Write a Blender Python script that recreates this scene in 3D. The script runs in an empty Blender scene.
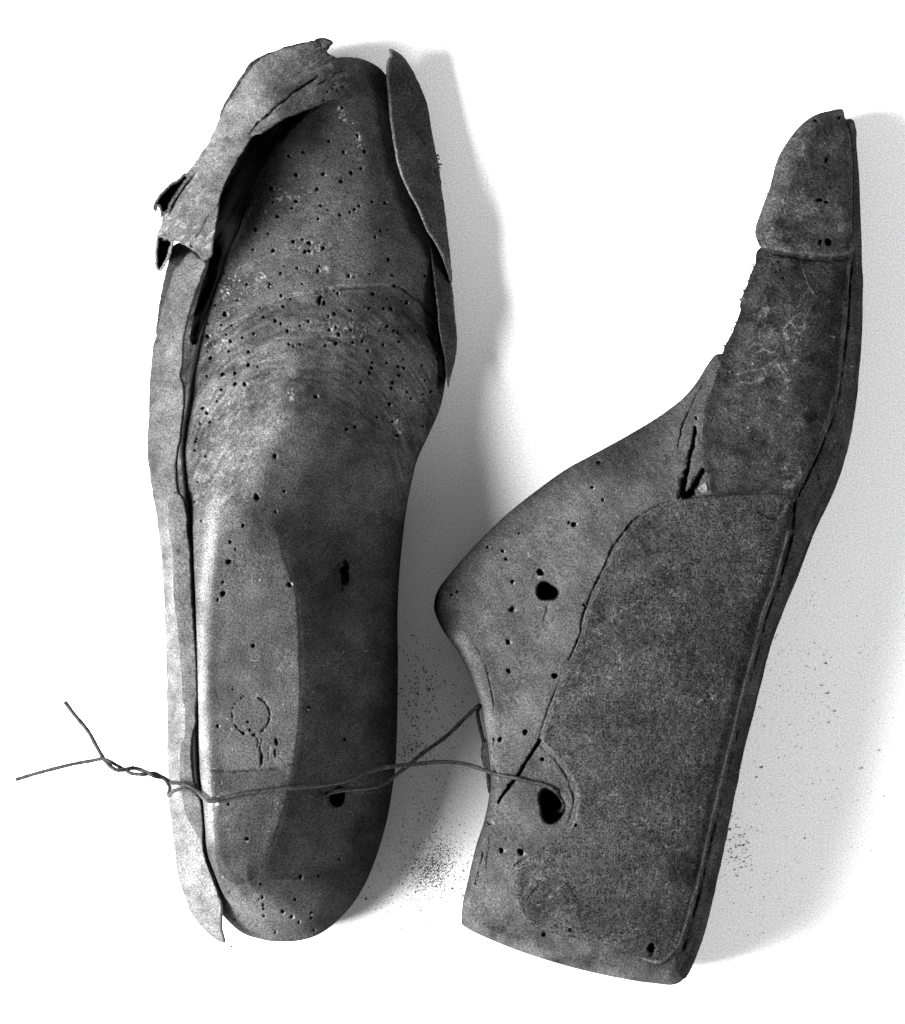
# Two old wooden shoe lasts tied with wire, lying on white paper.
# Working unit: 1 u = 0.3 mm. Every surface is built at its own real height z above the paper.
import bpy, math
import numpy as np

K = 0.0003          # metres per unit
HC = 4000.0         # camera height (units) = 1.2 m
CX, CY = 452.5, 512.0
W, H = 905, 1024
rng = np.random.default_rng(7)
scene = bpy.context.scene
col = scene.collection


def world_pts(x, y, z):
    s = (1 - z / HC) * K
    return np.stack([(x - CX) * s, -(y - CY) * s, z * K], -1)


# ------------------------------------------------------------------ numeric helpers
def lattice_noise(x, y, scale, seed):
    r = np.random.default_rng(seed).random((257, 257)).astype(np.float32)
    u = np.asarray(x) / scale + 37.3
    v = np.asarray(y) / scale + 11.7
    iu = np.floor(u).astype(int); iv = np.floor(v).astype(int)
    fu = u - iu; fv = v - iv
    fu = fu * fu * (3 - 2 * fu); fv = fv * fv * (3 - 2 * fv)
    iu %= 256; iv %= 256
    a = r[iv, iu]; b = r[iv, iu + 1]; c = r[iv + 1, iu]; d = r[iv + 1, iu + 1]
    return (a * (1 - fu) + b * fu) * (1 - fv) + (c * (1 - fu) + d * fu) * fv


def fbm(x, y, scale, seed, octs=4, gain=0.55):
    t = 0; a = 1; n = 0
    for i in range(octs):
        t = t + a * (lattice_noise(x, y, scale / 2 ** i, seed + i * 17) - 0.5)
        n += a; a *= gain
    return t / n * 2          # about -1..1


def curve(pts, closed=True, n=6):
    """Catmull-Rom through the points."""
    p = np.array(pts, float)
    m = len(p)
    out = []
    rngi = range(m if closed else m - 1)
    for i in rngi:
        if closed:
            a, b, c, d = p[(i - 1) % m], p[i], p[(i + 1) % m], p[(i + 2) % m]
        else:
            a, b, c, d = p[max(i - 1, 0)], p[i], p[i + 1], p[min(i + 2, m - 1)]
        for k in range(n):
            t = k / n
            out.append(0.5 * ((2 * b) + (-a + c) * t + (2 * a - 5 * b + 4 * c - d) * t * t + (-a + 3 * b - 3 * c + d) * t ** 3))
    if not closed:
        out.append(p[-1])
    return np.array(out)


def jitter(poly, amp, scale, seed):
    q = poly.copy()
    q[:, 0] += amp * fbm(poly[:, 0], poly[:, 1], scale, seed, 3)
    q[:, 1] += amp * fbm(poly[:, 0], poly[:, 1], scale, seed + 5, 3)
    return q


def seg_dist(px, py, poly, closed=True):
    best = np.full(px.shape, 1e9, np.float32)
    n = len(poly)
    for i in range(n if closed else n - 1):
        a = poly[i]; b = poly[(i + 1) % n]
        ab = b - a
        L = float(ab @ ab)
        if L < 1e-9:
            continue
        dx = px - a[0]; dy = py - a[1]
        t = np.clip((dx * ab[0] + dy * ab[1]) / L, 0, 1)
        d = (dx - t * ab[0]) ** 2 + (dy - t * ab[1]) ** 2
        np.minimum(best, d, out=best)
    return np.sqrt(best)


def inside(px, py, poly):
    r = np.zeros(px.shape, bool)
    n = len(poly)
    for i in range(n):
        x1, y1 = poly[i]; x2, y2 = poly[(i + 1) % n]
        if y1 == y2:
            continue
        c = ((y1 > py) != (y2 > py)) & (px < (x2 - x1) * (py - y1) / (y2 - y1) + x1)
        r ^= c
    return r


def sdf(px, py, poly):
    px = px.astype(np.float32); py = py.astype(np.float32)
    d = seg_dist(px, py, poly)
    return np.where(inside(px, py, poly), d, -d)


def gauss(a, s):
    r = int(3 * s) + 1
    k = np.exp(-0.5 * (np.arange(-r, r + 1) / s) ** 2); k /= k.sum()
    p = np.pad(a, r, mode='edge')
    t = sum(k[i] * p[:, i:i + a.shape[1]] for i in range(2 * r + 1))
    return sum(k[i] * t[i:i + a.shape[0]] for i in range(2 * r + 1))


def pchip(xk, yk, x):
    xk = np.array(xk, float); yk = np.array(yk, float)
    h = np.diff(xk); d = np.diff(yk) / h
    m = np.zeros(len(xk)); m[0] = d[0]; m[-1] = d[-1]
    for i in range(1, len(xk) - 1):
        if d[i - 1] * d[i] > 0:
            w1 = 2 * h[i] + h[i - 1]; w2 = h[i] + 2 * h[i - 1]
            m[i] = (w1 + w2) / (w1 / d[i - 1] + w2 / d[i])
    x = np.clip(x, xk[0], xk[-1])
    i = np.clip(np.searchsorted(xk, x) - 1, 0, len(h) - 1)
    t = (x - xk[i]) / h[i]
    return ((2 * t ** 3 - 3 * t ** 2 + 1) * yk[i] + (t ** 3 - 2 * t ** 2 + t) * h[i] * m[i]
            + (-2 * t ** 3 + 3 * t ** 2) * yk[i + 1] + (t ** 3 - t ** 2) * h[i] * m[i + 1])


GX, GY = np.meshgrid(np.arange(W + 1, dtype=float), np.arange(H + 1, dtype=float))


def sample(R, x, y):
    x = np.clip(x, 0, W - 0.01); y = np.clip(y, 0, H - 0.01)
    i = x.astype(int); j = y.astype(int); fx = x - i; fy = y - j
    return ((R[j, i] * (1 - fx) + R[j, i + 1] * fx) * (1 - fy) + (R[j + 1, i] * (1 - fx) + R[j + 1, i + 1] * fx) * fy)


def loft(table):
    """rows: [y, x0, z0, x1, z1, ...] -> raster of heights"""
    t = np.array(table, float)
    ys = t[:, 0]; k = (t.shape[1] - 1) // 2
    rows = np.arange(H + 1, dtype=float)
    X = np.stack([pchip(ys, t[:, 1 + 2 * i], rows) for i in range(k)])
    Z = np.stack([pchip(ys, t[:, 2 + 2 * i], rows) for i in range(k)])
    R = np.zeros((H + 1, W + 1))
    xs = np.arange(W + 1, dtype=float)
    for j in range(H + 1):
        R[j] = np.interp(xs, X[:, j], Z[:, j])
    return R


def tps(ctrl, lam=0.0):
    c = np.array(ctrl, float)
    P = c[:, :2] / 100; n = len(P)

    def phi(r2):
        return 0.5 * r2 * np.log(r2 + 1e-9)
    A = phi(((P[:, None] - P[None]) ** 2).sum(-1)) + lam * np.eye(n)
    B = np.hstack([np.ones((n, 1)), P])
    M = np.block([[A, B], [B.T, np.zeros((3, 3))]])
    s = np.linalg.solve(M, np.concatenate([c[:, 2], np.zeros(3)]))

    def f(x, y):
        x = x / 100; y = y / 100
        o = s[n] + s[n + 1] * x + s[n + 2] * y
        for i in range(n):
            o = o + s[i] * phi((x - P[i, 0]) ** 2 + (y - P[i, 1]) ** 2)
        return o
    return f


def idw(ctrl, x, y, p=3):
    w = 0; v = 0
    for a, b, c in ctrl:
        k = 1 / (((x - a) ** 2 + (y - b) ** 2) ** (p / 2) + 1)
        w = w + k; v = v + k * c
    return v / w


def edge(u, p=2.0):
    u = np.clip(u, 0, 1)
    return (1 - (1 - u) ** p) ** (1 / p)


def sstep(a, b, x):
    t = np.clip((x - a) / (b - a), 0, 1)
    return t * t * (3 - 2 * t)


def pits(x, y, z, holes, depth=9.0):
    """round worm holes pushed into the surface; holes: (x, y, r[, ry])"""
    for h in holes:
        rx = h[2]; ry = h[3] if len(h) > 3 else rx
        m = np.where((np.abs(x - h[0]) < rx * 2) & (np.abs(y - h[1]) < ry * 2))[0]
        if len(m) == 0:
            continue
        th = np.arctan2(y[m] - h[1], x[m] - h[0])
        wob = 1 + 0.13 * np.sin(2 * th + h[0]) + 0.08 * np.sin(3 * th + h[1])
        r = np.hypot((x[m] - h[0]) / rx, (y[m] - h[1]) / ry) / wob
        dd = depth * max(1.0, rx / 2.2)
        z[m] -= dd * (1 - sstep(0.55, 1.12, r))
    return z


def line_dist(px, py, c):
    best = np.full(px.shape, 1e9); sp = np.zeros(px.shape); n = len(c) - 1
    for i in range(n):
        a = c[i]; ab = c[i + 1] - a; L = float(ab @ ab) + 1e-9
        t = np.clip(((px - a[0]) * ab[0] + (py - a[1]) * ab[1]) / L, 0, 1)
        d = (px - a[0] - t * ab[0]) ** 2 + (py - a[1] - t * ab[1]) ** 2
        m = d < best
        best[m] = d[m]; sp[m] = (i + t[m]) / n
    return np.sqrt(best), sp


def lines(x, y, z, ls, lips=None):
    """cracks: (points, width, depth), tapering to both ends and ragged along the way"""
    for it in ls:
        pts, wd, dp = it[:3]; steady = len(it) > 3
        c = curve(pts, False, 6)
        c = jitter(c, 0.4 if steady else 1.5, 7, int(abs(c[0, 0])))
        lo = c.min(0) - 12; hi = c.max(0) + 12
        m = np.where((x > lo[0]) & (x < hi[0]) & (y > lo[1]) & (y < hi[1]))[0]
        if len(m) == 0:
            continue
        d, sp = line_dist(x[m], y[m], c)
        w = wd * (1 + 0.75 * fbm(x[m], y[m], 5, 91, 2)) * (0.35 + 0.75 * np.sqrt(np.clip(np.sin(math.pi * np.clip(sp, 0.02, 0.98)), 0, 1)))
        w = np.maximum(w, 0.25) if not steady else wd * (0.9 + 0.25 * fbm(x[m], y[m], 12, 93, 2))
        z[m] -= dp * (0.75 + 0.5 * fbm(x[m], y[m], 9, 92, 2)) * np.exp(-(d / w) ** 2)
    return z


def lit_lips(x, y, t, holes, every=0.55, amp=2.2):
    """highlight painted as a pale crescent on one lip of some of the worm holes"""
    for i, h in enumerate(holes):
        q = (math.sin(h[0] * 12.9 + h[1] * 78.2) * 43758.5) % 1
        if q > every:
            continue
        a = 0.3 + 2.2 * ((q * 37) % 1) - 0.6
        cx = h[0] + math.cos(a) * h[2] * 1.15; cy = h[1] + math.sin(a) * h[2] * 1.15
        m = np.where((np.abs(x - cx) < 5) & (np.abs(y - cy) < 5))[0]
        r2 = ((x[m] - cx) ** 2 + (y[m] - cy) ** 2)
        t[m] += amp * (0.4 + q) * np.exp(-r2 / (0.55 * h[2]) ** 2)  # painted glint on the lower-right lip of the hole
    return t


# ------------------------------------------------------------------ objects
def props(o, label=None, cat=None, group=None, kind=None):
    if label: o['label'] = label
    if cat: o['category'] = cat
    if group: o['group'] = group
    if kind: o['kind'] = kind
    return o


def mesh_obj(name, V, F, mat, parent=None, attrs=None, smooth=True):
    me = bpy.data.meshes.new(name)
    n = len(V); me.vertices.add(n)
    me.vertices.foreach_set('co', np.asarray(V, np.float32).ravel())
    k = F.shape[1]
    me.loops.add(F.size)
    me.loops.foreach_set('vertex_index', F.astype(np.int32).ravel())
    me.polygons.add(len(F))
    me.polygons.foreach_set('loop_start', np.arange(0, F.size, k, dtype=np.int32))
    me.polygons.foreach_set('use_smooth', np.full(len(F), smooth))
    me.update(calc_edges=True)
    me.validate()
    for an, av in (attrs or {}).items():
        a = me.attributes.new(an, 'FLOAT', 'POINT')
        a.data.foreach_set('value', np.asarray(av, np.float32))
    me.materials.append(mat)
    o = bpy.data.objects.new(name, me)
    col.objects.link(o)
    if parent is not None:
        o.parent = parent
        o.matrix_parent_inverse = parent.matrix_world.inverted()
    return o


def relief(name, poly, step, ztop, zbot, mat, parent=None, tone=None):
    """closed solid: top surface ztop(x,y,d), underside zbot(x,y,d), sharing the outline"""
    poly = np.array(poly, float)
    lo = poly.min(0) - 2 * step; hi = poly.max(0) + 2 * step
    xs = np.arange(lo[0], hi[0], step); ys = np.arange(lo[1], hi[1], step)
    X, Y = np.meshgrid(xs, ys)
    D = sdf(X, Y, poly).astype(float)
    gy, gx = np.gradient(D, step)
    g = np.hypot(gx, gy) + 1e-6
    snap = D < 0.3 * step
    X = np.where(snap, X - D * gx / g, X)
    Y = np.where(snap, Y - D * gy / g, Y)
    Dv = np.where(snap, 0, D)
    ny, nx = D.shape
    idx = np.arange(ny * nx).reshape(ny, nx)
    q = np.stack([idx[:-1, :-1], idx[1:, :-1], idx[1:, 1:], idx[:-1, 1:]], -1).reshape(-1, 4)
    s = snap.ravel()
    q = q[~s[q].all(1)]
    used = np.unique(q)
    remap = np.full(ny * nx, -1); remap[used] = np.arange(len(used))
    x = X.ravel()[used]; y = Y.ravel()[used]; d = Dv.ravel()[used]; b = s[used]
    zt = ztop(x, y, d)
    zb = zbot(x, y, d)
    zb = np.minimum(zb, zt - 0.6)
    q = remap[q]
    n = len(used)
    bi = np.full(n, -1); inner = np.where(~b)[0]
    bi[b] = np.where(b)[0]; bi[inner] = n + np.arange(len(inner))
    V = np.concatenate([world_pts(x, y, zt), world_pts(x[inner], y[inner], zb[inner])])
    F = np.concatenate([q, bi[q][:, ::-1]])
    tn = np.ones(n) if tone is None else tone(x, y, d)
    T = np.concatenate([tn, tn[inner]])
    return mesh_obj(name, V, F, mat, parent, {'tone': T})


def tube(pts, r, seg=10, n=8):
    p = np.array(pts, float)
    c = curve(p, False, n)
    c = world_pts(c[:, 0], c[:, 1], c[:, 2])
    r = r * K
    t = np.gradient(c, axis=0); t /= np.linalg.norm(t, axis=1)[:, None]
    nrm = np.cross(t[0], [0.3, 0.2, 1.0]); nrm /= np.linalg.norm(nrm)
    V = []; F = []
    for i in range(len(c)):
        nrm = nrm - t[i] * (nrm @ t[i]); nrm /= np.linalg.norm(nrm)
        b = np.cross(t[i], nrm)
        ri = r * (1 + 0.06 * math.sin(i * 1.7) + 0.05 * math.sin(i * 0.63))
        for k in range(seg):
            a = 2 * math.pi * k / seg
            V.append(c[i] + ri * (math.cos(a) * nrm + math.sin(a) * b))
    for i in range(len(c) - 1):
        for k in range(seg):
            F.append((i * seg + k, i * seg + (k + 1) % seg, (i + 1) * seg + (k + 1) % seg, (i + 1) * seg + k))
    m = len(c)
    V.append(c[0]); V.append(c[-1])
    for k in range(0, seg, 2):
        F.append((m * seg, (k + 2) % seg, k + 1, k))
        e = (m - 1) * seg
        F.append((m * seg + 1, e + k, e + k + 1, e + (k + 2) % seg))
    return np.array(V), np.array(F)


# ------------------------------------------------------------------ materials
def nt(name):
    m = bpy.data.materials.new(name); m.use_nodes = True
    t = m.node_tree
    return m, t, t.nodes['Principled BSDF']


def mth(t, op, a, b, clamp=False):
    n = t.nodes.new('ShaderNodeMath'); n.operation = op; n.use_clamp = clamp
    for i, v in enumerate((a, b)):
        if isinstance(v, (int, float)): n.inputs[i].default_value = v
        else: t.links.new(v, n.inputs[i])
    return n.outputs[0]


def noise(t, vec, px, detail=3, rough=0.55):
    n = t.nodes.new('ShaderNodeTexNoise')
    n.inputs['Scale'].default_value = 1 / (px * K)
    n.inputs['Detail'].default_value = detail
    n.inputs['Roughness'].default_value = rough
    t.links.new(vec, n.inputs['Vector'])
    return n.outputs['Fac']


def ramp(t, v, a, b):
    n = t.nodes.new('ShaderNodeMapRange'); n.clamp = True
    n.inputs['From Min'].default_value = a; n.inputs['From Max'].default_value = b
    t.links.new(v, n.inputs['Value'])
    return n.outputs['Result']


def aged(name, base, grain, grain_px, mottle, mottle_px, fleck, bump_px, rough, spec=0.3, pores=0.0):
    """aged wood / leather: base tone x mottling x fine grain, pale flecks of dust, bump"""
    m, t, bs = nt(name)
    mp = t.nodes.new('ShaderNodeMapping'); mp.inputs['Scale'].default_value = (1, 1, 0.12)
    t.links.new(t.nodes.new('ShaderNodeTexCoord').outputs['Object'], mp.inputs['Vector'])
    tc = mp.outputs[0]
    at = t.nodes.new('ShaderNodeAttribute'); at.attribute_name = 'tone'
    g = noise(t, tc, grain_px, 2, 0.7)
    mo = noise(t, tc, mottle_px, 5, 0.6)
    v = mth(t, 'MULTIPLY', at.outputs['Fac'], base)
    v = mth(t, 'MULTIPLY', v, mth(t, 'ADD', mth(t, 'MULTIPLY', mth(t, 'SUBTRACT', g, 0.5), grain), 1.0))
    v = mth(t, 'MULTIPLY', v, mth(t, 'ADD', mth(t, 'MULTIPLY', mth(t, 'SUBTRACT', mo, 0.5), mottle), 1.0))
    if pores > 0:
        pn = ramp(t, noise(t, tc, grain_px * 1.3, 1, 0.5), 0.36, 0.44)
        v = mth(t, 'MULTIPLY', v, mth(t, 'ADD', mth(t, 'MULTIPLY', pn, pores), 1 - pores))
    f = ramp(t, noise(t, tc, 3.4, 1, 0.5), 0.70, 0.78)
    f2 = ramp(t, noise(t, tc, 45, 3, 0.6), 0.45, 0.65)
    v = mth(t, 'ADD', v, mth(t, 'MULTIPLY', mth(t, 'MULTIPLY', f, f2), fleck))
    v = mth(t, 'MAXIMUM', v, 0.003)
    cc = t.nodes.new('ShaderNodeCombineColor')
    for i in range(3): t.links.new(v, cc.inputs[i])
    t.links.new(cc.outputs[0], bs.inputs['Base Color'])
    bs.inputs['Roughness'].default_value = rough
    bs.inputs['Specular IOR Level'].default_value = 0.0
    bp = t.nodes.new('ShaderNodeBump')
    bp.inputs['Strength'].default_value = 1.0
    bp.inputs['Distance'].default_value = bump_px * K
    hgt = mth(t, 'ADD', g, mth(t, 'MULTIPLY', noise(t, tc, grain_px * 3.5, 3, 0.6), 1.5))
    t.links.new(hgt, bp.inputs['Height'])
    t.links.new(bp.outputs[0], bs.inputs['Normal'])
    return m


M_WOOD = aged('old_wood', 0.038, 3.6, 1.5, 2.2, 40, 0.07, 0.8, 0.6, 0.05)
M_WOOD2 = aged('grey_wood', 0.032, 3.6, 1.5, 2.0, 36, 0.06, 0.7, 0.6, 0.05)
M_LEATHER = aged('dry_leather', 0.044, 3.2, 1.6, 2.0, 26, 0.05, 0.9, 0.7, 0.05)
M_DARK = aged('dark_leather', 0.0185, 4.0, 1.7, 2.2, 26, 0.03, 0.8, 0.6, 0.05)
M_LINING = aged('shade_dark_lining', 0.009, 2.5, 2.0, 2.0, 30, 0.0, 0.8, 0.8, 0.03)  # near-black colour carries the shade under the toe leather
M_GRIT = aged('pitted_leather', 0.0215, 3.9, 1.4, 1.7, 34, 0.09, 1.2, 0.6, 0.05, pores=0.7)
M_CRUST = aged('crusted_leather', 0.0205, 3.8, 1.6, 2.4, 22, 0.08, 1.0, 0.5, 0.07, pores=0.45)
M_DUST = aged('wood_dust', 0.03, 0.5, 3, 0.5, 20, 0.0, 0.2, 0.9, 0.1)
M_CHIP = aged('pale_chip', 0.085, 2.5, 2, 1.5, 10, 0.0, 0.4, 0.9, 0.05)

M_WIRE, t, bs = nt('iron_wire')
tc = t.nodes.new('ShaderNodeTexCoord').outputs['Object']
v = mth(t, 'ADD', mth(t, 'MULTIPLY', noise(t, tc, 4, 4, 0.7), 0.07), -0.023)
cc = t.nodes.new('ShaderNodeCombineColor')
for i in range(3): t.links.new(v, cc.inputs[i])
t.links.new(cc.outputs[0], bs.inputs['Base Color'])
bs.inputs['Metallic'].default_value = 0.0
bs.inputs['Roughness'].default_value = 0.55
bs.inputs['Specular IOR Level'].default_value = 0.1

M_PAPER, t, bs = nt('white_paper')
tc = t.nodes.new('ShaderNodeTexCoord').outputs['Object']
fine = noise(t, tc, 1.7, 1, 0.5)
soft = noise(t, tc, 260, 3, 0.5)
v = mth(t, 'ADD', mth(t, 'MULTIPLY', mth(t, 'SUBTRACT', fine, 0.5), 0.62), 0.74)
v = mth(t, 'ADD', v, mth(t, 'MULTIPLY', mth(t, 'SUBTRACT', soft, 0.5), 0.05))
cc = t.nodes.new('ShaderNodeCombineColor')
for i in range(3): t.links.new(v, cc.inputs[i])
t.links.new(cc.outputs[0], bs.inputs['Base Color'])
bs.inputs['Roughness'].default_value = 0.9
bs.inputs['Specular IOR Level'].default_value = 0.1
bp = t.nodes.new('ShaderNodeBump'); bp.inputs['Distance'].default_value = 0.25 * K
t.links.new(noise(t, tc, 3.0, 3, 0.6), bp.inputs['Height'])
t.links.new(bp.outputs[0], bs.inputs['Normal'])

# ------------------------------------------------------------------ the paper
V = world_pts(np.array([-3000., 4000, 4000, -3000]), np.array([4000., 4000, -3000, -3000]), np.zeros(4))
paper = mesh_obj('table_surface', V, np.array([[0, 1, 2, 3]]), M_PAPER)
props(paper, kind='structure')


def empty(name, x, y):
    o = bpy.data.objects.new(name, None)
    o.empty_display_size = 0.02
    o.location = world_pts(np.array([x]), np.array([y]), np.array([0.]))[0]
    col.objects.link(o)
    bpy.context.view_layer.update()
    return o


# ================================================================== LEFT LAST (standing on its sole)
left = props(empty('shoe_last', 290, 500),
             'upright wooden shoe last with torn curled leather round its toe and wire over its heel',
             'shoe last', 'pair of shoe lasts wired together')

FL = loft([
    [50, 315, 50, 325, 60, 335, 65, 345, 67, 357, 65, 370, 57, 380, 48],
    [80, 275, 50, 290, 75, 310, 86, 335, 90, 360, 84, 380, 66, 392, 45],
    [120, 245, 50, 262, 88, 290, 105, 325, 108, 360, 98, 393, 68, 413, 45],
    [200, 228, 50, 244, 98, 275, 124, 320, 130, 370, 116, 410, 76, 432, 45],
    [260, 221, 30, 226, 130, 262, 146, 315, 152, 370, 134, 418, 84, 442, 45],
    [330, 200, 22, 204, 150, 245, 178, 305, 186, 362, 162, 422, 96, 449, 45],
    [400, 188.5, 22, 190, 165, 235, 212, 290, 226, 342, 198, 408, 114, 442, 55],
    [450, 181.5, 25, 184, 172, 222, 232, 268, 250, 318, 224, 383, 136, 422, 80],
    [500, 184.5, 30, 188, 178, 217, 264, 252, 275, 296, 250, 360, 160, 410, 95],
    [540, 187, 35, 190, 190, 216, 288, 248, 291, 280, 282, 345, 172, 403, 100],
    [600, 191, 40, 194, 205, 211, 298, 255, 300, 297, 297, 345, 182, 398, 100],
    [700, 194, 45, 197, 212, 207.5, 299, 255, 301, 300, 299, 347, 187, 398, 100],
    [768, 196, 45, 199, 212, 210, 299, 250, 301, 293, 298, 345, 182, 396, 100],
    [800, 199, 45, 202, 210, 213, 294, 250, 296, 286, 292, 342, 178, 390, 95],
    [850, 204, 45, 207, 200, 217, 285, 245, 287, 270, 280, 325, 170, 379, 90],
    [880, 214, 40, 217, 185, 232, 262, 248, 268, 262, 255, 310, 160, 367, 80],
    [910, 224, 65, 231, 140, 250, 184, 275, 188, 295, 178, 320, 128, 348, 70],
    [940, 240, 22, 256, 62, 268, 72, 285, 74, 296, 72, 305, 70, 315, 62],
])
PLANE = curve([(218, 539), (237, 529), (265, 536), (281, 549), (290, 571), (298, 605), (302, 655), (300, 699), (297, 745),
               (289, 785), (281, 820), (270, 850), (258, 874), (240, 884), (222, 876), (216, 860), (213, 810), (209, 760), (207, 714), (208, 667),
               (209, 621), (213, 571)])
dP = seg_dist(GX.astype(np.float32), GY.astype(np.float32), PLANE[::3])
crisp = (1 - sstep(6, 26, dP)) * sstep(515, 550, GY)
lx = np.interp(np.arange(H + 1), [200, 260, 330, 400, 450, 540, 700, 800, 880, 940], [236, 219, 199, 186, 181, 187, 195, 199, 214, 246])[:, None]
leftz = (1 - sstep(10, 26, np.abs(GX - lx))) * sstep(220, 260, GY) * (1 - sstep(880, 910, GY))
crisp = np.maximum(crisp, leftz)
FL = gauss(FL, 1.3) * crisp + gauss(FL, 8) * (1 - crisp)

BODY_L = curve([(330, 59), (345, 57), (362, 59), (377, 66), (386, 75), (400, 95), (415, 130), (425, 170), (434, 215), (441, 260),
                (446, 300), (449, 340), (447, 370), (441, 405), (430, 432), (418, 458), (412, 481), (406, 512), (402, 545), (399, 580),
                (397.5, 620), (398, 654), (397.5, 712), (396, 758), (393, 785), (387, 820), (377, 855), (364, 886), (347, 911), (323, 932),
                (300, 940.5), (275, 941.5), (258, 938.5), (244, 934), (232, 925), (217, 908), (206, 885), (198, 858), (191, 830), (187, 800), (184, 760), (183, 700), (181, 640),
                (178, 580), (172, 530), (168, 490), (166, 450), (167, 420), (170, 390), (174, 350), (181, 310), (190, 270), (204, 230), (218, 190),
                (232, 150), (252, 112), (280, 78), (308, 63)])


def h3(tile, sc, pts, r=1.9):
    out = []
    for p in pts:
        rr = r if len(p) < 3 else p[2]
        k = (1 + 0.25 * math.sin(p[0] * 1.3 + p[1]))
        out.append((tile[0] + p[0] * sc, tile[1] + p[1] * sc, rr * k))
    return out


HOLES_L = h3((200, 200), .2873, [
    (193, 103), (237, 118), (185, 172), (255, 177, 2.5), (325, 145), (357, 137), (380, 150, 2.6), (366, 180), (381, 178), (428, 168), (338, 237),
    (410, 247), (517, 264), (243, 292), (486, 52, 2.4), (522, 42), (538, 33), (553, 20), (599, 6), (642, 10), (412, 65), (609, 129), (627, 108),
    (653, 208), (667, 262), (781, 265), (673, 300), (600, 327), (283, 333), (290, 370), (222, 408), (262, 420), (87, 397, 2.4), (75, 435), (27, 475),
    (93, 468), (107, 492), (148, 479), (38, 550), (169, 528), (169, 574), (348, 438), (304, 456), (447, 404), (466, 396), (520, 384), (449, 453),
    (482, 468), (525, 453), (531, 497), (472, 500), (347, 502), (436, 507), (637, 378), (662, 379), (718, 357), (648, 440), (673, 456, 2.3), (691, 494),
    (636, 505), (582, 526), (597, 566), (595, 585), (588, 602), (558, 635), (687, 580), (707, 585), (690, 611), (667, 636), (663, 655), (782, 628),
    (801, 668), (733, 692), (657, 710), (402, 685), (826, 550), (836, 621), (123, 603), (80, 607), (75, 660), (123, 640), (156, 641), (10, 725),
    (25, 742), (270, 58), (335, 5), (310, 502, 1.4), (325, 507, 1.4), (60, 700, 1.5), (200, 580, 1.5), (420, 20, 1.5), (320, 28, 1.8), (445, 35, 1.3)])
HOLES_L += h3((210, 30), .1768, [(445, 713), (525, 692, 2.6), (487, 820), (640, 815), (798, 808, 3.1), (855, 783), (740, 857, 2.2), (672, 628),
                                 (832, 598), (755, 690), (873, 688), (343, 895), (605, 900), (745, 440, 1.4)])
HOLES_L += h3((140, 140), .1768, [(840, 92), (882, 198), (740, 277, 2.2), (752, 353)])
HOLES_L += h3((140, 420), .1768, [(340, 20), (397, 12), (320, 105), (317, 122), (242, 130), (310, 172), (372, 205), (762, 205, 2.2), (815, 403, 2.4),
                                  (660, 437, 3.0), (327, 352), (285, 415), (310, 462), (280, 475), (350, 570), (765, 520), (583, 597, 2.5), (502, 802, 3.2),
                                  (538, 732, 1.5), (510, 690, 1.5)], 1.6)
HOLES_L += h3((140, 560), .1768, [(470, 190, 3.0), (440, 225, 2), (845, 140, 2.4), (640, 485, 2.7), (330, 220, 1.2), (470, 125, 1.2), (525, 730, 1.3)])
HOLES_L += h3((150, 700), .1768, [(383, 147, 2.2), (323, 205, 1.4), (358, 610, 2.2), (550, 785, 3.0), (445, 590, 1.4)])
HOLES_L += h3((150, 820), .1768, [(402, 318, 2.1), (455, 408, 2.1), (625, 362), (850, 320, 2.4), (640, 478), (643, 500), (645, 541), (710, 632),
                                  (818, 450), (750, 515), (800, 545), (840, 577), (635, 433), (505, 543, 1.3), (475, 560, 1.5), (618, 446, 1.3)])
HOLES_L += h3((280, 740), .2148, [(275, 553), (92, 637, 2.4), (178, 633), (67, 742), (12, 797), (143, 803), (142, 827), (87, 848), (155, 880),
                                  (55, 820)])
HOLES_L += h3((190, 480), .3125, [(378, 728, 1.8), (493, 830, 1.8)])
HOLES_L += h3((340, 280), .15625, [(330, 907, 2.2), (362, 997, 2.2), (92, 940, 2.4), (38, 957), (453, 760), (313, 795), (235, 880), (578, 718), (642, 632)])
HOLES_L = [(h[0], h[1], h[2] * 0.9) for h in HOLES_L]
for k in range(64):
    aa = -2.75 + 2.3 * ((k * 0.618) % 1); row = (k * 7) % 5
    rr = 158 + row * 13 + 3 * math.sin(k * 3.7)
    hx = 300 + math.cos(aa) * rr * 0.86; hy = 520 + math.sin(aa) * rr * 1.28
    if 262 < hy < 445 and 196 < hx < 432:
        HOLES_L.append((hx, hy, 1.15 + 0.35 * math.sin(k * 1.3)))
BIG_L = [(340, 576, 8.5, 11.0), (344, 567, 5, 7), (338, 566, 2, 3), (341, 589, 2.2, 3.5), (336, 797, 8.5, 11), (319, 301, 2.2, 3.6), (324, 303, 1.8, 2.4), (321, 297, 1.6, 1.6)]
cr = []
for a in np.linspace(0.15, 2 * math.pi - 0.6, 26):
    cr.append((251 + 19 * math.cos(a - 1.3), 715 + 19.5 * math.sin(a - 1.3)))
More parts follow.
